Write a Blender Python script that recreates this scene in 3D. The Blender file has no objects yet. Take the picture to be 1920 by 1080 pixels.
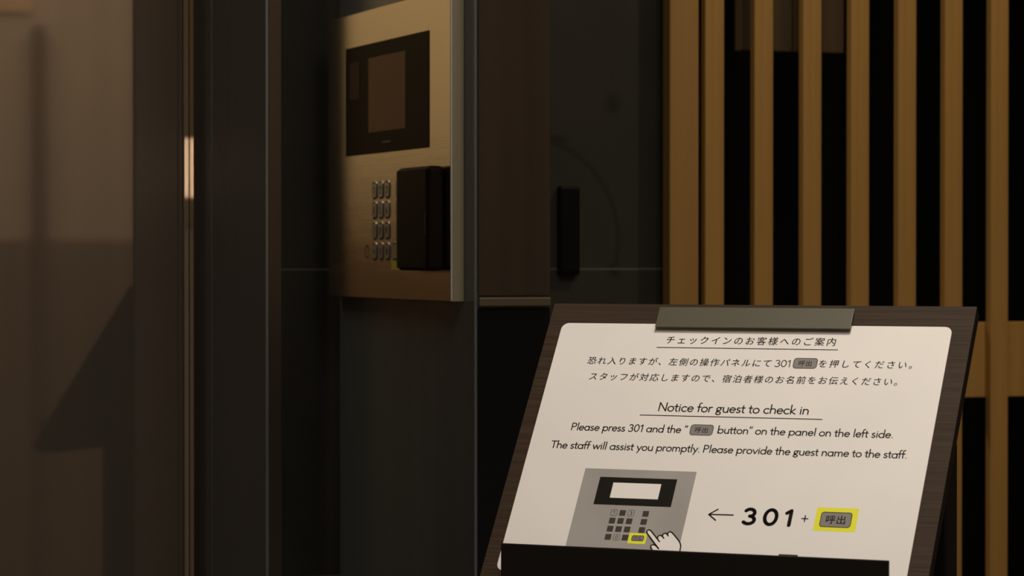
import bpy, bmesh, math, random
from mathutils import Vector, Matrix
random.seed(7)
S = bpy.context.scene
COL = S.collection
PI = math.pi

# ------------------------------------------------------------------ camera
cam = bpy.data.cameras.new('camera'); cam.sensor_width = 36.0
cam.lens = 36.0 * 5250 / 1920
cam.clip_start = .05; cam.clip_end = 60
cam.dof.use_dof = True; cam.dof.focus_distance = 2.12; cam.dof.aperture_fstop = 16
co = bpy.data.objects.new('camera', cam); COL.objects.link(co)
co.location = (0, 0, 1.35); co.rotation_euler = (math.radians(90 - .65), 0, 0)
S.camera = co

# the hall is built on two axes: E1 runs along the wooden screen, E2 runs into the building
AL = math.radians(20.8)
A0 = Vector((-.03400, 2.55, 0))
HALL = Matrix.Translation(A0) @ Matrix.Rotation(AL, 4, 'Z')
def hall(w, off, z): return HALL @ Vector((w, off, z))

# ------------------------------------------------------------------ world, lights, exposure
wd = bpy.data.worlds.new('world'); S.world = wd; wd.use_nodes = True
wd.node_tree.nodes['Background'].inputs[0].default_value = (.55, .65, .8, 1)
wd.node_tree.nodes['Background'].inputs[1].default_value = .035
S.view_settings.view_transform = 'Standard'; S.view_settings.look = 'None'
S.view_settings.gamma = 1; S.view_settings.exposure = 0; S.view_settings.use_curve_mapping = False

def aim(o, target):
    o.rotation_euler = (Vector(target) - o.location).to_track_quat('-Z', 'Y').to_euler()
def spot(name, loc, target, power, color, size=60, blend=.6, radius=.03):
    l = bpy.data.lights.new(name, 'SPOT'); l.energy = power; l.color = color
    l.spot_size = math.radians(size); l.spot_blend = blend; l.shadow_soft_size = radius
    o = bpy.data.objects.new(name, l); COL.objects.link(o); o.location = loc; aim(o, target); return o
def area(name, loc, target, power, color, sx, sy):
    l = bpy.data.lights.new(name, 'AREA'); l.shape = 'RECTANGLE'; l.size = sx; l.size_y = sy
    l.energy = power; l.color = color
    o = bpy.data.objects.new(name, l); COL.objects.link(o); o.location = loc; aim(o, target); return o
WARM = (1, .84, .67)
spot('downlight_over_sign', (.30, 1.62, 2.55), (.16, 1.98, 1.2), 42, (1, .87, .75), 44, .7, .035)
spot('downlight_over_screen', hall(.85, -.35, 2.55), hall(.62, .44, 1.35), 13, (1, .84, .62), 80, .8, .05)
area('back_wall_washer', hall(.3, -2.9, 2.57), hall(.3, -3.8, 1.3), 15, (1, .84, .66), 1.6, .2)
area('corridor_ceiling_light', hall(-.75, 1.15, 2.5), hall(-.75, 1.75, 1.2), 9, (1, .80, .52), .9, .25)
area('hall_ceiling_light', hall(-.2, -1.5, 2.57), hall(-.2, -1.5, 0), 14, (1, .94, .86), 1.2, 1.2)

# ------------------------------------------------------------------ materials
def new_mat(name):
    m = bpy.data.materials.new(name); m.use_nodes = True
    nt = m.node_tree; b = nt.nodes['Principled BSDF']; return m, nt, b
def lin(c): return tuple(((v/255)/12.92 if v/255 <= .04045 else ((v/255+.055)/1.055)**2.4) for v in c)
def plain(name, c, rough=.5, metal=0, spec=.5, coat=0):
    m, nt, b = new_mat(name)
    b.inputs['Base Color'].default_value = (*c, 1); b.inputs['Roughness'].default_value = rough
    b.inputs['Metallic'].default_value = metal; b.inputs['Specular IOR Level'].default_value = spec
    b.inputs['Coat Weight'].default_value = coat
    # faint tonal unevenness
    tc = nt.nodes.new('ShaderNodeTexCoord'); n = nt.nodes.new('ShaderNodeTexNoise'); n.inputs['Scale'].default_value = 14
    mx = nt.nodes.new('ShaderNodeMix'); mx.data_type = 'RGBA'
    nt.links.new(tc.outputs['Object'], n.inputs['Vector']); nt.links.new(n.outputs['Fac'], mx.inputs[0])
    mx.inputs[6].default_value = (*[v*.94 for v in c], 1); mx.inputs[7].default_value = (*[min(1, v*1.05) for v in c], 1)
    nt.links.new(mx.outputs[2], b.inputs['Base Color'])
    return m
def streaked(name, c0, c1, scale, rough=.5, metal=0, bump=0, detail=6, r0=None, r1=None, spec=.5, mid=(.3, .7), aniso=0):
    """grain or brushing: noise stretched by the mapping scale, in object coordinates"""
    m, nt, b = new_mat(name)
    tc = nt.nodes.new('ShaderNodeTexCoord'); mp = nt.nodes.new('ShaderNodeMapping'); n = nt.nodes.new('ShaderNodeTexNoise')
    mp.inputs['Scale'].default_value = scale; n.inputs['Scale'].default_value = 1; n.inputs['Detail'].default_value = detail
    cr = nt.nodes.new('ShaderNodeValToRGB')
    cr.color_ramp.elements[0].position = mid[0]; cr.color_ramp.elements[1].position = mid[1]
    cr.color_ramp.elements[0].color = (*c0, 1); cr.color_ramp.elements[1].color = (*c1, 1)
    L = nt.links.new
    L(tc.outputs['Object'], mp.inputs['Vector']); L(mp.outputs[0], n.inputs['Vector'])
    L(n.outputs['Fac'], cr.inputs[0]); L(cr.outputs[0], b.inputs['Base Color'])
    b.inputs['Roughness'].default_value = rough; b.inputs['Metallic'].default_value = metal
    b.inputs['Specular IOR Level'].default_value = spec
    b.inputs['Anisotropic'].default_value = aniso
    if r0 is not None:
        mr = nt.nodes.new('ShaderNodeMapRange'); mr.inputs[3].default_value = r0; mr.inputs[4].default_value = r1
        L(n.outputs['Fac'], mr.inputs[0]); L(mr.outputs[0], b.inputs['Roughness'])
    if bump:
        bp = nt.nodes.new('ShaderNodeBump'); bp.inputs['Strength'].default_value = bump; bp.inputs['Distance'].default_value = .001
        L(n.outputs['Fac'], bp.inputs['Height']); L(bp.outputs[0], b.inputs['Normal'])
    return m

M = {}
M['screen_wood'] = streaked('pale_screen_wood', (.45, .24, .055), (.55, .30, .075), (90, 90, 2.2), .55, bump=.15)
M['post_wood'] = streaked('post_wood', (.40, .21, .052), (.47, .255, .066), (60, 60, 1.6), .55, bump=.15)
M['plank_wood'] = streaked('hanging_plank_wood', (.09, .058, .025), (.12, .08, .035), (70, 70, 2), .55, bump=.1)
M['door_steel'] = streaked('bronze_tinted_steel', (.30, .25, .195), (.33, .275, .215), (34, 34, .5), .03, .68, r0=.025, r1=.045)
M['fin_steel'] = streaked('dark_blue_grey_steel', (.082, .102, .118), (.092, .114, .130), (40, 40, .6), .2, .0, r0=.16, r1=.24)  # cool tint of reflected light is put into this base colour
M['band_metal'] = plain('dim_bronze_band', (.16, .125, .075), .5, .5)
M['fin_front'] = streaked('dark_brown_steel', (.12, .095, .075), (.15, .12, .095), (50, 50, .8), .25, .8)
M['steel_edge'] = streaked('bright_steel_edge', (.80, .77, .72), (.88, .85, .80), (80, 80, 2), .5, .7)
M['brass'] = plain('aged_brass', (.75, .52, .25), .4, .6)
M['strip'] = plain('olive_steel_strip', (.54, .485, .39), .014, .72)
M['strip_bead'] = plain('polished_bead', (.50, .48, .42), .35, 1)
M['soft_edge'] = plain('pale_steel_edge', (.30, .33, .34), .3, .8)  # paler blue-grey steel for the fin edges and groove line
M['panel_steel'] = streaked('brushed_panel_steel', (.68, .60, .46), (.72, .635, .49), (20, 7, 2600), .13, 1, bump=.10, r0=.11, r1=.15)
M['panel_side'] = streaked('brushed_panel_side', (.43, .37, .24), (.50, .43, .29), (300, 300, 4), .5, .6)
M['key_steel'] = plain('keypad_steel', (.50, .49, .46), .3, .8)
M['mark_dim'] = plain('dim_grey_mark', (.10, .085, .075), .5)
M['key_well'] = plain('keypad_recess', (.012, .010, .008), .6, 0)
M['key_mark'] = plain('keypad_engraving', (.02, .018, .016), .5)
M['glass_black'] = plain('smoked_black_glass', (.007, .004, .0025), .25, spec=.015)
M['lcd'] = plain('display_warm_reflection', (.19, .085, .036), .3, spec=.07)  # brown reflection in the dark display, put into its base colour
M['lens'] = plain('brown_camera_window', (.035, .016, .008), .3, spec=.04)
M['box_black'] = plain('satin_black_plastic', (.012, .007, .005), .5, spec=.08)
M['matt_black'] = plain('matt_black_metal', (.006, .0055, .005), .55, spec=.3)
M['wall_black'] = plain('black_lining', (.004, .004, .004), .7, spec=.15)
M['ledge_black'] = plain('black_acrylic', (.011, .010, .008), .4, spec=.3)
M['yellow'] = plain('yellow_tape', (.62, .60, .05), .5)
M['clip'] = plain('olive_grey_metal', (.105, .098, .066), .42, .25)
M['clip_edge'] = plain('dark_clip_edge', (.02, .018, .012), .5)
M['board'] = streaked('dark_walnut_laminate', (.036, .023, .014), (.058, .038, .023), (9, 700, 700), .55, bump=.1, detail=4, mid=(.35, .75), spec=.12)
M['board_side'] = plain('black_board_edge', (.008, .006, .005), .5, spec=.3)
M['paper'] = plain('laminated_paper', (.80, .765, .715), .5, spec=.35)
M['ink'] = plain('black_ink', (.010, .0075, .006), .6, spec=.1)
M['ink_soft'] = plain('soft_black_ink', (.045, .036, .030), .6, spec=.2)
M['print_grey'] = streaked('printed_grey', (.30, .285, .26), (.37, .35, .32), (25, 14, 1), .6, spec=.2, detail=1)
M['print_button'] = plain('printed_button_grey', (.24, .225, .205), .6, spec=.2)
M['print_key'] = plain('printed_key_dark', (.055, .045, .036), .6, spec=.2)
M['print_black'] = plain('printed_black', (.012, .011, .008), .6, spec=.1)
M['print_yellow'] = plain('printed_yellow', (.80, .80, .045), .6, spec=.2)
M['print_white'] = plain('printed_white', (.82, .785, .735), .6, spec=.2)
M['plaster'] = plain('warm_plaster', (.62, .52, .42), .8)
M['wainscot'] = streaked('wall_panel_wood', (.24, .18, .13), (.30, .22, .16), (40, 40, 1.5), .5)
M['pilaster'] = streaked('dark_wood', (.16, .10, .065), (.2, .13, .085), (40, 40, 1.5), .5)
M['fascia'] = streaked('orange_wood_fascia', (.85, .58, .36), (.92, .66, .42), (3, 40, 40), .5)
M['corridor'] = plain('corridor_plaster', (.70, .58, .42), .8)
M['ceiling'] = plain('ceiling_paint', (.45, .42, .38), .9)
M['floor'] = plain('floor_stone', (.10, .095, .085), .35)

_m, _nt, _b = new_mat('lit_tube'); _b.inputs['Emission Color'].default_value = (1, .84, .76, 1); _b.inputs['Emission Strength'].default_value = 7
_b.inputs['Base Color'].default_value = (.8, .75, .7, 1); M['tube'] = _m
def stone_mat():
    m, nt, b = new_mat('dark_grey_stone'); L = nt.links.new
    tc = nt.nodes.new('ShaderNodeTexCoord')
    n = nt.nodes.new('ShaderNodeTexNoise'); n.inputs['Scale'].default_value = 9; n.inputs['Detail'].default_value = 8
    cr = nt.nodes.new('ShaderNodeValToRGB')
    cr.color_ramp.elements[0].position = .3; cr.color_ramp.elements[1].position = .75
    cr.color_ramp.elements[0].color = (.036, .034, .025, 1); cr.color_ramp.elements[1].color = (.052, .049, .037, 1)
    L(tc.outputs['Object'], n.inputs['Vector']); L(n.outputs['Fac'], cr.inputs[0])
    sp = nt.nodes.new('ShaderNodeSeparateXYZ'); L(tc.outputs['Object'], sp.inputs[0])
    def math_(op, a, c=None, clamp=False):
        nd = nt.nodes.new('ShaderNodeMath'); nd.operation = op; nd.use_clamp = clamp
        for i, v in enumerate((a, c)):
            if v is None: continue
            if isinstance(v, (int, float)): nd.inputs[i].default_value = v
            else: L(v, nd.inputs[i])
        return nd.outputs[0]
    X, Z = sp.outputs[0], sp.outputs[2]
    def blob(cx, cz, rx, rz, soft=.5):      # a darker elliptical spot in the stone colour, soft rim
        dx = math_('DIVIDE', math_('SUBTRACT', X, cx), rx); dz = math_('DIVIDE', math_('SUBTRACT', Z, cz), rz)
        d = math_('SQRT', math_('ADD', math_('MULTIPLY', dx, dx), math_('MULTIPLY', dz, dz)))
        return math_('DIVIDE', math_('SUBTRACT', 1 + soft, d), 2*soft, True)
    def arc(cx, cz, r, wdt):                # a darker curved band along a circle, upper right quarter only
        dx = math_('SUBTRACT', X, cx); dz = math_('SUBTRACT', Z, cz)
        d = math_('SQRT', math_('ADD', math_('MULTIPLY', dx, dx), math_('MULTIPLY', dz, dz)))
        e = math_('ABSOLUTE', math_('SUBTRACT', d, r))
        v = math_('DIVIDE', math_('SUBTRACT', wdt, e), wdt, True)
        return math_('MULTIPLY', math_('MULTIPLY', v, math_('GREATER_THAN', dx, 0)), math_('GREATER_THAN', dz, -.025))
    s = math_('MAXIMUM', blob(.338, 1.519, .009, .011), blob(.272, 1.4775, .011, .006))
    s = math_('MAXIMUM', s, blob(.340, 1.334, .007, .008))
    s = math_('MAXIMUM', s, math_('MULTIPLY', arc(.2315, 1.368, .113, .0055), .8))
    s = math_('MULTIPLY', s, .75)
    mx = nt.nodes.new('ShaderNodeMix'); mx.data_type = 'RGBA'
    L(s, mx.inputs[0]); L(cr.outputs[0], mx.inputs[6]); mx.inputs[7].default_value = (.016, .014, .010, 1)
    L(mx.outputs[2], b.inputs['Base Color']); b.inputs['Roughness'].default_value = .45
    b.inputs['Specular IOR Level'].default_value = .35
    return m
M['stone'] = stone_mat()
M['grout'] = plain('pale_joint', (.13, .12, .085), .7)

# ------------------------------------------------------------------ mesh helpers
def finish(name, bm, mat, parent=None, matrix=None, kind=None, smooth=False):
    bmesh.ops.recalc_face_normals(bm, faces=bm.faces[:])
    me = bpy.data.meshes.new(name); bm.to_mesh(me); bm.free()
    me.materials.append(mat)
    if smooth:
        for p in me.polygons: p.use_smooth = True
    o = bpy.data.objects.new(name, me); COL.objects.link(o)
    if parent is not None: o.parent = parent
    elif matrix is not None: o.matrix_world = matrix
    if kind: o['kind'] = kind
    return o
def empty(name, matrix, label, cat, group=None):
    o = bpy.data.objects.new(name, None); COL.objects.link(o); o.empty_display_size = .05
    o.matrix_world = matrix; o['label'] = label; o['category'] = cat
    if group: o['group'] = group
    return o
def box(bm, x0, x1, y0, y1, z0, z1, bev=0, seg=2):
    r = bmesh.ops.create_cube(bm, size=1)
    for v in r['verts']:
        v.co = Vector((x0 if v.co.x < 0 else x1, y0 if v.co.y < 0 else y1, z0 if v.co.z < 0 else z1))
    if bev:
        es = list({e for v in r['verts'] for e in v.link_edges})
        bmesh.ops.bevel(bm, geom=es, offset=bev, segments=seg, affect='EDGES', profile=.5)
def boxo(name, mat, x0, x1, y0, y1, z0, z1, parent=None, bev=0, kind=None, matrix=None, seg=2):
    bm = bmesh.new(); box(bm, x0, x1, y0, y1, z0, z1, bev, seg)
    return finish(name, bm, mat, parent, matrix, kind)
def rr(x0, x1, y0, y1, r, n=6):
    pts = []
    for cx, cy, a in ((x1-r, y1-r, 0), (x0+r, y1-r, 90), (x0+r, y0+r, 180), (x1-r, y0+r, 270)):
        for i in range(n+1):
            t = math.radians(a + 90*i/n); pts.append((cx + r*math.cos(t), cy + r*math.sin(t)))
    return pts
def prism(bm, pts, a, b, f):
    """outline pts extruded from depth a to b; f maps (p, q, depth) to a point"""
    va = [bm.verts.new(f(p, q, a)) for p, q in pts]; vb = [bm.verts.new(f(p, q, b)) for p, q in pts]
    n = len(pts)
    bm.faces.new(va); bm.faces.new(list(reversed(vb)))
    for i in range(n): bm.faces.new((va[i], va[(i+1) % n], vb[(i+1) % n], vb[i]))
def flat(bm, pts, z, f=None):
    bm.faces.new([bm.verts.new((p, q, z)) for p, q in pts])
def ring(bm, outer, inner, z):
    n = len(outer); vo = [bm.verts.new((*p, z)) for p in outer]; vi = [bm.verts.new((*p, z)) for p in inner]
    for i in range(n): bm.faces.new((vo[i], vo[(i+1) % n], vi[(i+1) % n], vi[i]))

# ------------------------------------------------------------------ setting: shell of the hall
def shell(name, mat, *b): return boxo(name, mat, *b, matrix=HALL, kind='structure')
shell('floor', M['floor'], -2.5, 2.6, -3.9, 2.0, -.1, 0)
shell('ceiling', M['ceiling'], -2.5, 2.6, -3.9, 2.0, 2.6, 2.7)
wb = shell('wall_back', M['plaster'], -2.5, 2.6, -3.9, -3.8, 0, 2.6)
shell('wall_left', M['plaster'], -2.6, -2.5, -3.9, 2.0, 0, 2.6)
shell('wall_right', M['plaster'], 2.6, 2.7, -3.9, 2.0, 0, 2.6)
boxo('wainscot', M['wainscot'], -1.1, .70, -3.80, -3.775, .1, 1.39, parent=wb)
boxo('wall_panel', M['wainscot'], .70, 1.7, -3.80, -3.74, 0, 2.6, parent=wb)
boxo('pilaster', M['pilaster'], .435, .462, -3.775, -3.74, 0, 1.9, parent=wb)
boxo('fascia', M['fascia'], -1.2, .44, -3.80, -3.785, 1.935, 2.3, parent=wb)
boxo('skirting', M['pilaster'], -2.5, .435, -3.80, -3.76, 0, .1, parent=wb)
# corridor seen only as a reflection in the intercom plate
shell('wall_corridor', M['corridor'], -2.5, -.10, 1.9, 2.0, 0, 2.6)
boxo('corridor_wainscot', M['pilaster'], -2.5, -.10, 1.885, 1.9, 0, 1.43, parent=bpy.data.objects['wall_corridor'])
shell('wall_far', M['wall_black'], -.096, 2.6, 1.15, 1.25, 0, 2.6)

# added unseen twin-tube lamp on the back wall, placed so its reflection gives the pair of bright dashes in the door's edge strip
wl = empty('added_lamp', HALL @ Matrix.Translation((-1.2280, -3.80, 1.5664)), 'added unseen twin tube light on the wall behind the viewer, placed for its reflection', 'lamp')
boxo('back_plate', M['brass'], -.03, .03, 0, .010, -.14, .75, parent=wl, bev=.002)
for x in (-.0085, .0085):
    bm = bmesh.new(); bmesh.ops.create_cone(bm, cap_ends=True, segments=16, radius1=.0017, radius2=.0017, depth=.142, matrix=Matrix.Translation((x, .013, 0)))
    finish('added_tube', bm, M['tube'], wl)
    bm = bmesh.new(); bmesh.ops.create_cone(bm, cap_ends=True, segments=16, radius1=.0017, radius2=.0017, depth=.66, matrix=Matrix.Translation((x, .013, .402)))
    finish('brass_rod', bm, M['brass'], wl)

# stone wall behind the steel fins: separate tiles with open joints
sw = boxo('wall_stone', M['grout'], -.056, .402, .4786, .52, 0, 2.6, matrix=HALL, kind='structure')
JZ = [0, .349, .678, 1.007, 1.336, 1.665, 1.994, 2.323, 2.6]
for i in range(len(JZ)-1):
    for (w0, w1) in ((-.056, .1395), (.1405, .402)):
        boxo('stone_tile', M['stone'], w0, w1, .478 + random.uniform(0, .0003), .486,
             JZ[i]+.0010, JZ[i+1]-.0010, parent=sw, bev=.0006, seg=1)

# bronze-tinted steel door leaf on the left
d1 = boxo('door_1', M['door_steel'], -2.5, -.2074, .257, .297, 0, 2.4, matrix=HALL, kind='structure', bev=.001)
boxo('edge_strip', M['strip'], -.2070, -.1963, .2562, .300, 0, 2.4, parent=d1)
boxo('door_header', M['fin_steel'], -2.5, -.1965, .255, .305, 2.4, 2.6, parent=d1)

# steel fin 2 (door jamb) and fin 1 (the pillar carrying the intercom)
j = boxo('trim_1', M['fin_steel'], -.196, -.183, 0, .300, 0, 2.6, matrix=HALL, kind='structure', bev=.0012)
boxo('corner_trim', M['strip'], -.2015, -.1958, .2385, .2560, 0, 2.4, parent=j)
boxo('shadow_gap', M['wall_black'], -.2019, -.2011, .2553, .2562, 0, 2.4, parent=j)
boxo('trim_end', M['fin_front'], -.2017, -.1958, .2370, .2386, 0, 2.4, parent=j)
boxo('groove', M['soft_edge'], -.1968, -.1958, .1895, .1915, 0, 2.6, parent=j)
boxo('edge_bead', M['soft_edge'], -.1972, -.1945, -.0008, .0016, 0, 2.6, parent=j, bev=.0006)
boxo('front_plate', M['fin_front'], -.1945, -.183, -.0008, .0006, 0, 2.6, parent=j)
p = boxo('wall_fin', M['fin_steel'], 0, .073, 0, .413, 0, 2.6, matrix=HALL, kind='structure', bev=.0008)
boxo('edge_bead', M['soft_edge'], -.0006, .0022, -.0010, .0012, 0, 2.6, parent=p, bev=.0005)
boxo('front_plate', M['fin_front'], .0026, .0728, -.0026, -.0003, 1.314, 2.6, parent=p, bev=.0004)
boxo('front_band', M['band_metal'], .0026, .0728, -.0060, -.0003, 1.304, 1.3125, parent=p, bev=.0012)  # raised bronze band across the fin front, above the black plate
boxo('lower_plate', M['wall_black'], .0026, .0728, -.0020, -.0003, 0, 1.3025, parent=p)

# ------------------------------------------------------------------ wooden slat screen
OFF = .44
def upright(t, y0, y1):
    return boxo('upright', None or M['screen_wood'], *t, y0, y1, .05, 2.55)
sc = empty('slat_screen', HALL @ Matrix.Translation((.39, OFF, 0)),
           'tall screen of pale wooden slats behind the tilted sign', 'screen')
def sp(w): return w - .39
bmp = bmesh.new(); box(bmp, sp(.3905), sp(.4255), 0, .020, 0, 2.6, .0012)
po = finish('end_post', bmp, M['post_wood'], sc); po['label'] = 'wide flat wooden end post'
ws = [433.4 + 60.6*i for i in range(30)]
slat_me = None
for i, w in enumerate(ws):
    if w > 2500: break
    if slat_me is None:
        bmp = bmesh.new(); box(bmp, 0, .0232, 0, .0115, 0, 2.6, .0010)
        o = finish('slat', bmp, M['screen_wood'], sc); slat_me = o.data
    else:
        o = bpy.data.objects.new('slat', slat_me); COL.objects.link(o); o.parent = sc
    o.location = (sp(w/1000), 0, 0)
for z0, z1 in ((1.186, 1.2735), (.12, .207), (2.35, 2.437)):
    boxo('rail', M['screen_wood'], sp(.4255), sp(2.45), .0125, .032, z0, z1, parent=sc, bev=.001)
# planks hanging behind the screen
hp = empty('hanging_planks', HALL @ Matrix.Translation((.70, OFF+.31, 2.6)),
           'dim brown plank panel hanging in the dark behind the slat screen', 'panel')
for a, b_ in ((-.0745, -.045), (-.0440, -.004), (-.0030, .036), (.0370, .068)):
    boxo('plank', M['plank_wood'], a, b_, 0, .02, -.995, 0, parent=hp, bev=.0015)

# slim black upright block against the stone wall
wbx = empty('wall_block', HALL @ Matrix.Translation((.283, .478, 1.379)),
            'slim upright black shape on the dark stone wall, right of the steel fin', 'box')
bm = bmesh.new(); box(bm, -.0122, .0112, -.012, 0, -.050, .0485, .0025, 3); finish('body', bm, M['matt_black'], wbx)
bm = bmesh.new(); box(bm, -.0105, .0095, -.0132, -.0118, -.047, .0455, .0012, 2); finish('front_slab', bm, M['wall_black'], wbx)

# ------------------------------------------------------------------ intercom plate: local x = out of the fin, y = away along it, z = up
T = .013
ic = empty('intercom_panel', HALL @ Matrix.Translation((0, 0, 1.452)) ,
           'brushed steel entrance intercom with black screen and keypad on the steel fin', 'intercom')
Z0 = 1.452
bm = bmesh.new(); box(bm, -T, -.0002, .0287, .4105, 1.308-Z0, 1.5965-Z0, .0011, 3)
finish('body', bm, M['panel_steel'], ic)
boxo('near_side', M['panel_side'], -T+.0020, -.0004, .0279, .0286, 1.3085-Z0, 1.596-Z0, parent=ic)
bm = bmesh.new(); box(bm, -T-.0001, -T+.0019, .0279, .0293, 1.3085-Z0, 1.596-Z0, .0006, 2)
finish('bright_edge', bm, M['steel_edge'], ic)
def F(yy, zz, d): return (-T - d, yy, zz - Z0)
def plate(name, mat, s0, s1, z0, z1, d0, d1, r=.0005, parent=ic, n=4):
    bm = bmesh.new(); prism(bm, rr(s0, s1, z0, z1, r, n), d0, d1, F); return finish(name, bm, mat, parent)
scn = plate('screen_glass', M['glass_black'], .0883, .3485, 1.4520, 1.5620, -.0008, .0005)
plate('display', M['lcd'], .1572, .2722, 1.4733, 1.5475, .0004, .0008, parent=scn)
plate('camera_window', M['lens'], .3020, .3330, 1.5090, 1.5465, .0004, .0008, .002, parent=scn)
plate('maker_mark', M['mark_dim'], .2030, .2290, 1.4617, 1.4633, .0004, .0006, .0004, parent=scn)

# --- stroke lettering, used for engraved digits and the printed notice
def arcp(cx, cy, rx, ry, a0, a1, n=None):
    n = n or max(6, int(abs(a1-a0)/15))
    return [(cx + rx*math.cos(math.radians(a0+(a1-a0)*i/n)), cy + ry*math.sin(math.radians(a0+(a1-a0)*i/n))) for i in range(n+1)]
X = .58; R_ = .29
def dot(x, y): return [(x, y), (x+.004, y)]
G = {
 ' ': (.30, []),
 'N': (.86, [[(.09, 0), (.09, 1), (.75, 0), (.75, 1)]]),
 'P': (.66, [[(.09, 0), (.09, .98)], [(.09, .98), (.30, .98)] + arcp(.32, .73, .25, .25, 90, -90) + [(.09, .48)]]),
 'T': (.66, [[(.02, .98), (.64, .98)], [(.33, .98), (.33, 0)]]),
 'a': (.70, [arcp(.33, R_, .27, R_, 0, 360, 24), [(.60, X), (.60, 0)]]),
 'b': (.70, [arcp(.37, R_, .27, R_, 0, 360, 24), [(.10, 1.06), (.10, 0)]]),
 'c': (.56, [arcp(.33, R_, .27, R_, 50, 310, 18)]),
 'd': (.70, [arcp(.33, R_, .27, R_, 0, 360, 24), [(.60, 1.06), (.60, 0)]]),
 'e': (.62, [[(.07, .31), (.56, .31)] + arcp(.315, R_, .25, R_, 5, 318, 22)]),
 'f': (.34, [[(.14, 0), (.14, .82)] + arcp(.31, .84, .17, .21, 180, 80, 8), [(.0, X), (.33, X)]]),
 'g': (.58, [arcp(.27, .39, .19, .185, 0, 360, 22), [(.38, .53), (.46, .57), (.55, .57)],
             [(.16, .23), (.10, .17), (.12, .09), (.22, .06), (.36, .04), (.45, -.01), (.48, -.11)] + arcp(.27, -.13, .21, .155, 0, -180, 14) + [(.08, -.04), (.18, .05)]]),
 'h': (.64, [[(.10, 1.06), (.10, 0)], [(.10, .34)] + arcp(.32, .34, .22, .24, 160, 0, 10) + [(.54, 0)]]),
 'i': (.24, [[(.12, X), (.12, 0)], dot(.12, .80)]),
 'k': (.56, [[(.10, 1.06), (.10, 0)], [(.48, X), (.13, .28), (.52, 0)]]),
 'l': (.24, [[(.12, 1.06), (.12, 0)]]),
 'm': (.98, [[(.10, X), (.10, 0)], [(.10, .36)] + arcp(.295, .36, .195, .22, 160, 0, 10) + [(.49, 0)], [(.49, .36)] + arcp(.685, .36, .195, .22, 160, 0, 10) + [(.88, 0)]]),
 'n': (.64, [[(.10, X), (.10, 0)], [(.10, .34)] + arcp(.32, .34, .22, .24, 160, 0, 10) + [(.54, 0)]]),
 'o': (.66, [arcp(.33, R_, .27, R_, 0, 360, 24)]),
 'p': (.70, [arcp(.37, R_, .27, R_, 0, 360, 24), [(.10, X), (.10, -.36)]]),
 'r': (.40, [[(.10, X), (.10, 0)], [(.10, .34)] + arcp(.30, .36, .20, .22, 165, 70, 7)]),
 's': (.46, [arcp(.235, .435, .145, .145, 45, 200, 9) + [(.13, .36), (.20, .31), (.28, .28), (.36, .23)] + arcp(.225, .145, .165, .145, 20, -150, 9)]),
 't': (.36, [[(.16, .84), (.16, .16)] + arcp(.28, .14, .12, .14, 180, 280, 7), [(.0, X), (.33, X)]]),
 'u': (.64, [[(.10, X), (.10, .24)] + arcp(.32, .24, .22, .24, 180, 350, 10), [(.54, X), (.54, 0)]]),
 'v': (.58, [[(.04, X), (.29, .01), (.54, X)]]),
 'w': (.88, [[(.04, X), (.24, .02), (.44, X), (.64, .02), (.84, X)]]),
 'y': (.58, [[(.05, X), (.31, .04)], [(.55, X), (.16, -.36)]]),
 '.': (.24, [dot(.12, .03)]),
 '"': (.38, [[(.10, 1.02), (.07, .80)], [(.29, 1.02), (.26, .80)]]),
 '0': (.70, [arcp(.35, .5, .26, .49, 0, 360, 28)]),
 '1': (.44, [[(.06, .80), (.28, .98), (.28, 0)]]),
 '2': (.62, [arcp(.30, .73, .22, .25, 170, -30, 12) + [(.06, .02), (.56, .02)]]),
 '3': (.62, [arcp(.29, .74, .21, .24, 150, -80, 12) , arcp(.29, .26, .25, .26, 85, -145, 14)]),
 '4': (.64, [[(.44, 0), (.44, .98), (.05, .28), (.60, .28)]]),
 '5': (.62, [[(.52, .98), (.16, .98), (.13, .56)] + arcp(.28, .31, .25, .30, 110, -140, 14)]),
 '6': (.64, [arcp(.32, .28, .25, .28, 0, 360, 22), [(.46, .98), (.10, .42)]]),
 '7': (.58, [[(.05, .98), (.54, .98), (.20, 0)]]),
 '8': (.62, [arcp(.31, .75, .19, .23, 0, 360, 20), arcp(.31, .27, .24, .27, 0, 360, 22)]),
 '9': (.64, [arcp(.32, .70, .25, .28, 0, 360, 22), [(.54, .58), (.18, 0)]]),
 '*': (.50, [[(.25, .75), (.25, .25)], [(.04, .62), (.46, .38)], [(.04, .38), (.46, .62)]]),
 '#': (.62, [[(.20, .9), (.14, .1)], [(.48, .9), (.42, .1)], [(.04, .65), (.60, .65)], [(.02, .35), (.58, .35)]]),
}
def stroke(bm, pts, wd, z=0, f=None, caps=True):
    """a flat ribbon with round joints along a polyline"""
    f = f or (lambda x, y, z: (x, y, z)); h = wd/2
    for (x0, y0), (x1, y1) in zip(pts, pts[1:]):
        dx, dy = x1-x0, y1-y0; L = math.hypot(dx, dy)
        if L < 1e-9: continue
        nx, ny = -dy/L*h, dx/L*h
        bm.faces.new([bm.verts.new(f(*q, z)) for q in ((x0+nx, y0+ny), (x0-nx, y0-ny), (x1-nx, y1-ny), (x1+nx, y1+ny))])
    for i, (x, y) in enumerate(pts):
        if 0 < i < len(pts)-1:
            a = math.atan2(pts[i][1]-pts[i-1][1], pts[i][0]-pts[i-1][0]); b = math.atan2(pts[i+1][1]-pts[i][1], pts[i+1][0]-pts[i][0])
            if abs((b-a+PI) % (2*PI) - PI) < .15: continue
        bm.faces.new([bm.verts.new(f(x+h*math.cos(2*PI*k/10), y+h*math.sin(2*PI*k/10), z)) for k in range(10)])
def text_width(s): return sum(G[c][0] for c in s)
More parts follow.
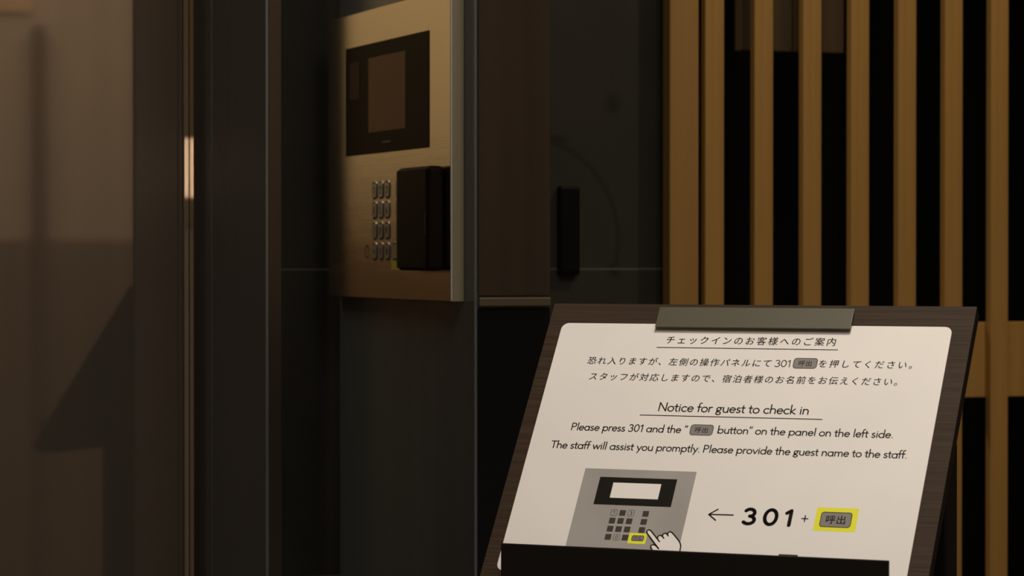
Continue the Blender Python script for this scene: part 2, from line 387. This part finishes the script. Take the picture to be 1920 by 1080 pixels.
def write(bm, s, x0, x1, yb, cap, wd, z, track=0, f=None):
    """letters from x0 to x1 on baseline yb; y up"""
    W = text_width(s) + track*(len(s)-1); k = (x1-x0)/W; x = x0
    for c in s:
        for pl in G[c][1]: stroke(bm, [(x+px*k, yb+py*cap) for px, py in pl], wd, z, f)
        x += (G[c][0]+track)*k

# --- keypad
def key(name, s, z, hs, hz, mark=None, jp=None):
    """s, z centre; hs, hz half sizes (metres)"""
    well = plate(name, M['key_steel'], s-hs, s+hs, z-hz, z+hz, .0003, .0011, min(hs, hz)*.42)
    bm = bmesh.new(); o_, i_ = rr(s-hs-.0012, s+hs+.0012, z-hz-.0012, z+hz+.0012, .0042, 6), rr(s-hs, s+hs, z-hz, z+hz, min(hs, hz)*.42, 6)
    n = len(o_)
    vo = [bm.verts.new(F(*q, .0002)) for q in o_]; vi = [bm.verts.new(F(*q, .0002)) for q in i_]
    for k in range(n): bm.faces.new((vo[k], vo[(k+1) % n], vi[(k+1) % n], vi[k]))
    finish('key_recess', bm, M['key_well'], well)
    bm = bmesh.new(); ou, inn = rr(s-hs-.0021, s+hs+.0021, z-hz-.0021, z+hz+.0021, .0050, 6), o_
    vo = [bm.verts.new(F(*q, .0001)) for q in ou]; vi = [bm.verts.new(F(*q, .0009)) for q in inn]
    for k in range(n): bm.faces.new((vo[k], vo[(k+1) % n], vi[(k+1) % n], vi[k]))
    finish('key_rim', bm, M['key_steel'], well)
    if mark:
        bm = bmesh.new(); wdt = .0042
        # the plate is read from the hall, so letters run towards smaller s
        write(bm, mark, -wdt/2, wdt/2, z-.0034, .0068, .0011, .0013, 0, lambda x, y, d: F(s - x, y, d))
        finish('key_mark', bm, M['key_mark'], well)
    return well
rows = [1.4154, 1.3956, 1.3752, 1.3548]; cols = [.2533, .2332, .2131]
for r_, line in enumerate(('123', '456', '789', '*0#')):
    for c_, ch in enumerate(line): key('key', cols[c_], rows[r_], .0062, .0070, ch)
for r_ in range(3): key('key', .1790, rows[r_], .0062, .0070)
ck = key('call_key', .1850, rows[3], .0115, .0070); ck['label'] = 'wide call key mostly hidden by the key box'
plate('yellow_tape', M['yellow'], .1700, .1998, 1.3372, 1.3466, .0002, .0005, .0003)
bm = bmesh.new()
for a in (0,):
    pts = arcp(.2795, 1.3545, .0058, .0060, 0, 360, 26)
    stroke(bm, pts, .0012, .0006, F)
finish('sensor_ring', bm, M['key_well'], ic)
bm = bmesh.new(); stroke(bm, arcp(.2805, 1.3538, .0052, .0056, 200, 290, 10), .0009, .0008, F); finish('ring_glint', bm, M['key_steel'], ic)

# --- key box stuck over the right of the keypad
kb = empty('key_box', HALL @ Matrix.Translation((-T, .090, 1.385)),
           'black rounded plastic key box fixed over the right half of the keypad', 'box')
bm = bmesh.new(); box(bm, -.0005-.0158, -.0006, -.0463, .0468, -.0485, .0487, .0045, 4)
finish('body', bm, M['box_black'], kb)
bm = bmesh.new(); box(bm, -.0172, -.0160, -.0410, .0445, -.0460, .0462, .0008, 3)
finish('lid', bm, M['box_black'], kb)
bm = bmesh.new()
stroke(bm, [(-.0405, .0055), (-.0385, -.0040), (-.0405, -.0145)], .0007, .0174, lambda y, z, d: (-d, y, z))
o = finish('catch', bm, M['panel_side'], kb); o['label'] = 'small grey chevron catch on the lid edge'

# ------------------------------------------------------------------ sign stand
PH, TH = math.radians(23.7719), math.radians(35.4804)
h = Vector((math.cos(PH), -math.sin(PH), 0)); b_ = Vector((math.sin(PH), math.cos(PH), 0))
v = b_*math.sin(TH) + Vector((0, 0, 1))*math.cos(TH); n = h.cross(v)
C = Vector((.03791, 2.0869, 1.35-.04982))
SG = Matrix(((h.x, v.x, n.x, C.x), (h.y, v.y, n.y, C.y), (h.z, v.z, n.z, C.z), (0, 0, 0, 1)))   # x = u, y = -v, z = out; metres
mm = .001
st = empty('sign_stand', Matrix.Translation((C + h*.155 - b_*.08).to_2d().to_3d()) @ Matrix.Rotation(-PH, 4, 'Z'),
           'floor stand with a dark walnut board tilted back, black lip and olive clip', 'sign stand')
inv = st.matrix_world.inverted()
def onboard(name, bm, mat, parent=None):     # board-frame geometry in millimetres as a child of the stand
    bm.transform(inv @ SG @ Matrix.Scale(mm, 4)); return finish(name, bm, mat, parent or st)
bm = bmesh.new(); box(bm, -11.2, 311.6, -229, 17.9, -2.0, -.22, .3, 2); brd = onboard('board', bm, M['board'])
# laminate grain runs along the board: give it the board's own frame
bm = bmesh.new(); box(bm, -11.0, 311.4, -228.8, 17.4, -10.5, -2.05, .3, 2); o = onboard('backing_board', bm, M['board_side'])
o['label'] = 'black backing behind the walnut face'
bm = bmesh.new(); box(bm, 75.6, 224.1, -4.9, 12.7, 2.3, 3.8, .25, 2)
cl = onboard('clip', bm, M['clip']); cl['label'] = 'flat olive grey metal clip plate'
bm = bmesh.new(); box(bm, 76.2, 223.8, -4.4, 12.0, 1.5, 2.25, .2, 2); onboard('clip_core', bm, M['clip_edge'], cl).parent = cl
bm = bmesh.new(); box(bm, 78, 222, 2.0, 12.2, -.2, 1.5); onboard('clip_spacer', bm, M['clip_edge'], cl)
# parts built below are in the stand frame: vertical lip in front of the lower edge, tray, column, foot
def sf(u, d, z):    # board u (m), depth behind the lip plane (m), height above the lip reference (m)
    return inv @ (C - v*.225 + h*u + b_*d + Vector((0, 0, z)))
def sbox(name, mat, u0, u1, d0, d1, z0, z1, bev=.0006, label=None, parent=None, absz=False):
    bm = bmesh.new(); box(bm, u0, u1, d0, d1, z0, z1, bev, 2)
    zr = (C - v*.225).z
    for vt in bm.verts:
        zz = vt.co.z - zr if absz else vt.co.z
        vt.co = sf(vt.co.x, vt.co.y, zz)
    o = finish(name, bm, mat, parent or st)
    if label: o['label'] = label
    return o
lp = sbox('lip', M['ledge_black'], .0087, .2892, -.003, 0, -.012, .0318, label='upright black acrylic lip across the foot of the board')
sbox('lip_tray', M['ledge_black'], .0087, .2892, 0, .012, -.012, -.009, parent=lp)
sbox('lip_tab', M['clip'], .2120, .2253, .0002, .0012, .0290, .0326, bev=.0002, parent=lp)
# board vertical extents: column stands behind the board
zr = (C - v*.225).z
sbox('column', M['matt_black'], .012, .3045, .086, .116, .02, (C - v*.098).z, bev=.0015, absz=True,
     label='wide flat black column under the board')
sbox('foot_plate', M['matt_black'], -.02, .34, -.10, .24, 0, .012, bev=.002, absz=True)

# ------------------------------------------------------------------ the notice
pm = SG @ Matrix.Scale(1, 4)
nt_ = empty('notice_sheet', SG, 'white bilingual check-in notice lying on the tilted walnut board', 'notice')
def sheet(name, bm, mat, parent=None, label=None):
    bm.transform(Matrix.Scale(mm, 4)); o = finish(name, bm, mat, parent or nt_)
    if label: o['label'] = label
    return o
def mmr(bm, u0, u1, v0, v1, r, z, n=5): flat(bm, rr(u0, u1, -v1, -v0, r, n), z)
bm = bmesh.new(); prism(bm, rr(0, 297, -211, 0, 5.5, 8), -.18, .20, lambda p, q, d: (p, q, d)); sheet('paper', bm, M['paper'])
Zp = .24
# Japanese glyphs from Blender's built-in font
_cu = bpy.data.curves.new('glyph', 'FONT'); _ob = bpy.data.objects.new('glyph', _cu); COL.objects.link(_ob); _cu.resolution_u = 3
_cache = {}
def glyph(ch, off):
    k = (ch, off)
    if k not in _cache:
        _cu.body = ch; _cu.offset = off
        dg = bpy.context.evaluated_depsgraph_get(); dg.update()
        me = bpy.data.meshes.new_from_object(_ob.evaluated_get(dg), depsgraph=dg)
        _cache[k] = ([tuple(q.co) for q in me.vertices], [tuple(q.vertices) for q in me.polygons]); bpy.data.meshes.remove(me)
    return _cache[k]
def jp(bm, s, u0, adv, vc, em, z, off=0.0, lean=0):
    for i, ch in enumerate(s):
        vs, fs = glyph(ch, off); cx = u0 + i*adv
        for sx, sy in (((-.010, 0), (.010, 0), (0, .009), (0, -.009)) if em > 4 else ((0, 0),)):    # a slightly bolder cut
            nv = [bm.verts.new((cx + (x-.5+sx)*em + (y-.38)*em*lean, -vc + (y-.38+sy)*em, z)) for x, y, _ in vs]
            for f in fs:
                try: bm.faces.new([nv[q] for q in f])
                except ValueError: pass
def line(u0, u1, v0, wd, z=Zp):
    bm = bmesh.new(); stroke(bm, [(u0, -v0), (u1, -v0)], wd, z); return bm
bm = bmesh.new(); jp(bm, 'チェックインのお客様へのご案内', 88.8, 8.73, 14.0, 7.5, Zp, lean=.06); sheet('printed_heading', bm, M['ink'])
sheet('printed_underline', line(79.6, 216.8, 20.7, .72), M['ink'])
bm = bmesh.new(); jp(bm, '恐れ入りますが、左側の操作パネルにて', 31.5, 7.95, 33.0, 7.1, Zp, lean=.08)
write(bm, '301', 172.2, 184.6, -35.8, 5.6, .68, Zp)
jp(bm, 'を押してください。', 208.0, 8.3, 32.6, 7.1, Zp, lean=.08); sheet('printed_line', bm, M['ink'])
bm = bmesh.new(); jp(bm, 'スタッフが対応しますので、宿泊者様のお名前をお伝えください。', 35.8, 7.94, 46.8, 7.1, Zp, lean=.08); sheet('printed_line', bm, M['ink'])
bm = bmesh.new(); write(bm, 'Notice for guest to check in', 92.2, 205.4, -75.3, 7.0, .95, Zp, .02); sheet('printed_heading', bm, M['ink'])
sheet('printed_underline', line(79.5, 215.8, 79.2, .75), M['ink'])
bm = bmesh.new(); write(bm, 'Please press 301 and the "', 28.9, 118.3, -93.3, 5.9, .86, Zp, .02)
write(bm, 'button" on the panel on the left side.', 140.8, 269.4, -92.8, 5.9, .86, Zp, .02); sheet('printed_line', bm, M['ink'])
bm = bmesh.new(); write(bm, 'The staff will assist you promptly. Please provide the guest name to the staff.', 16.8, 281.8, -108.9, 5.9, .86, Zp, .02)
sheet('printed_line', bm, M['ink'])
def button(u0, u1, v0, v1, r, em, adv, ol, base=Zp, tm='ink_soft', parent=None):
    bm = bmesh.new(); mmr(bm, u0, u1, v0, v1, r, base); o = sheet('printed_button', bm, M['print_button'], parent)
    bm = bmesh.new(); ring(bm, rr(u0-ol/2, u1+ol/2, -v1-ol/2, -v0+ol/2, r+ol/2, 5), rr(u0+ol/2, u1-ol/2, -v1+ol/2, -v0-ol/2, r-ol/2, 5), base+.04)
    sheet('button_outline', bm, M['ink'], o)
    bm = bmesh.new(); uc = (u0+u1)/2; jp(bm, '呼出', uc-adv/2, adv, (v0+v1)/2, em, base+.04); sheet('button_text', bm, M[tm], o)
    return o
button(186.2, 203.6, 28.3, 36.8, 2.2, 5.2, 5.4, .45)
button(120.4, 137.4, 86.2, 94.8, 2.2, 5.2, 5.4, .45)
bm = bmesh.new(); mmr(bm, 225.7, 255.4, 150.0, 168.6, .8, Zp); yb = sheet('yellow_frame', bm, M['print_yellow'])
button(229.6, 251.3, 153.7, 165.2, 2.0, 7.4, 7.6, .5, Zp+.04, 'ink', yb)
# arrow, 301, plus
bm = bmesh.new(); stroke(bm, [(148.6, -159.1), (166.4, -158.9)], 1.1, Zp); stroke(bm, [(154.5, -154.8), (148.6, -159.1), (154.5, -163.6)], 1.1, Zp)
sheet('printed_arrow', bm, M['ink'])
bm = bmesh.new()
def big(ch, u0, u1):
    gw = {'3': (.04, .54), '0': (.09, .61), '1': (.06, .28)}[ch]; k = (u1-u0)/(gw[1]-gw[0])
    for pl in G[ch][1]: stroke(bm, [(u0+(x-gw[0])*k, -165.3+y*11.9) for x, y in pl], 2.7, Zp)
big('3', 174.1, 182.4); big('0', 189.6, 198.0); big('1', 204.9, 207.9)
sheet('printed_number', bm, M['ink'])
bm = bmesh.new(); stroke(bm, [(216.2, -159.5), (220.6, -159.5)], .9, Zp); stroke(bm, [(218.4, -157.2), (218.4, -161.8)], .9, Zp); sheet('printed_plus', bm, M['ink'])
# drawing of the intercom
bm = bmesh.new(); flat(bm, [(48.1, -206), (132.6, -206), (132.6, -125.1), (48.1, -125.1)], Zp); pd = sheet('printed_panel', bm, M['print_grey'], label='printed grey drawing of the intercom')
def part(name, mat, bm): return sheet(name, bm, M[mat], pd)
bm = bmesh.new(); mmr(bm, 61.1, 119.5, 131.8, 154.5, .01, Zp+.04, 1); part('drawn_screen', 'print_black', bm)
bm = bmesh.new(); mmr(bm, 72.2, 108.5, 136.2, 148.7, .01, Zp+.08, 1); part('drawn_display', 'print_white', bm)
cu = [78.3, 84.7, 91.1, 102.1]; rv = [160.7, 167.2, 173.8, 180.4]
open_ = {(0, 0): '1', (0, 2): '3', (3, 1): '0'}
for r_ in range(4):
    for c_ in range(4):
        if (r_, c_) == (3, 3): continue
        u, w = cu[c_], rv[r_]; bm = bmesh.new()
        if (r_, c_) in open_:
            ring(bm, rr(u-2.5, u+2.5, -w-2.6, -w+2.6, 1.2, 4), rr(u-2.15, u+2.15, -w-2.25, -w+2.25, .85, 4), Zp+.04)
            ch = open_[(r_, c_)]; write(bm, ch, u-1.0, u+1.0, -w-1.3, 2.6, .42, Zp+.04)
            part('drawn_key', 'print_key', bm)
        else:
            mmr(bm, u-2.3, u+2.3, w-2.35, w+2.35, .35, Zp+.04, 3); part('drawn_key', 'print_key', bm)
bm = bmesh.new(); mmr(bm, 93.7, 107.0, 176.4, 185.0, .3, Zp+.07, 3); part('drawn_yellow_frame', 'print_yellow', bm)
bm = bmesh.new(); mmr(bm, 96.0, 105.2, 178.2, 182.8, 1.2, Zp+.10, 4); part('drawn_call_key', 'print_key', bm)
bm = bmesh.new(); mmr(bm, 96.6, 104.6, 178.8, 182.2, .9, Zp+.13, 4); part('drawn_call_key_face', 'print_button', bm)
bm = bmesh.new(); jp(bm, '呼出', 98.9, 3.1, 180.5, 3.0, Zp+.16); part('drawn_call_text', 'ink', bm)
# pointing hand: coordinates in a sketch frame turned into sheet millimetres
def hz(X_, Y_):
    px = 1130 + X_/12; py = 950 + Y_/12
    return (107.3 + ((px-1216) + .25*(py-997))/2.5, -(174.8 + .433*(py-997) - .0195*(px-1216)))
finger = [(1255, 945), (1120, 762), (1005, 605), (995, 575), (1010, 543), (1045, 527), (1080, 540), (1105, 570), (1235, 735)]
k1 = [(1235, 735), (1232, 700), (1255, 665), (1290, 650), (1325, 660), (1345, 680)]
k2 = [(1345, 680), (1350, 630), (1390, 605), (1430, 612), (1455, 640)]
k3 = [(1455, 640), (1462, 600), (1510, 570), (1555, 590)]
backh = [(1555, 590), (1630, 680), (1700, 770), (1732, 830), (1742, 890), (1725, 970), (1700, 1100)]
thumb = [(1150, 1010), (1110, 965), (1082, 915), (1092, 870), (1135, 853), (1190, 872), (1255, 945)]
outline = thumb + finger[1:] + k1[1:] + k2[1:] + k3[1:] + backh[1:] + [(1250, 1100)]
bm = bmesh.new(); fc = bm.faces.new([bm.verts.new((*hz(*q), Zp+.20)) for q in outline]); bmesh.ops.triangulate(bm, faces=[fc])
hd = part('pointing_hand', 'print_white', bm); hd['label'] = 'printed white pointing hand with black outline'
bm = bmesh.new()
for pl in (finger, k1, k2, k3, backh, thumb, [(1235, 735), (1275, 788)], [(1345, 680), (1372, 716)], [(1455, 640), (1470, 664)]):
    stroke(bm, [hz(*q) for q in pl], 1.0, Zp+.24)
sheet('hand_outline', bm, M['ink'], pd)

bpy.data.objects.remove(_ob); bpy.data.curves.remove(_cu)
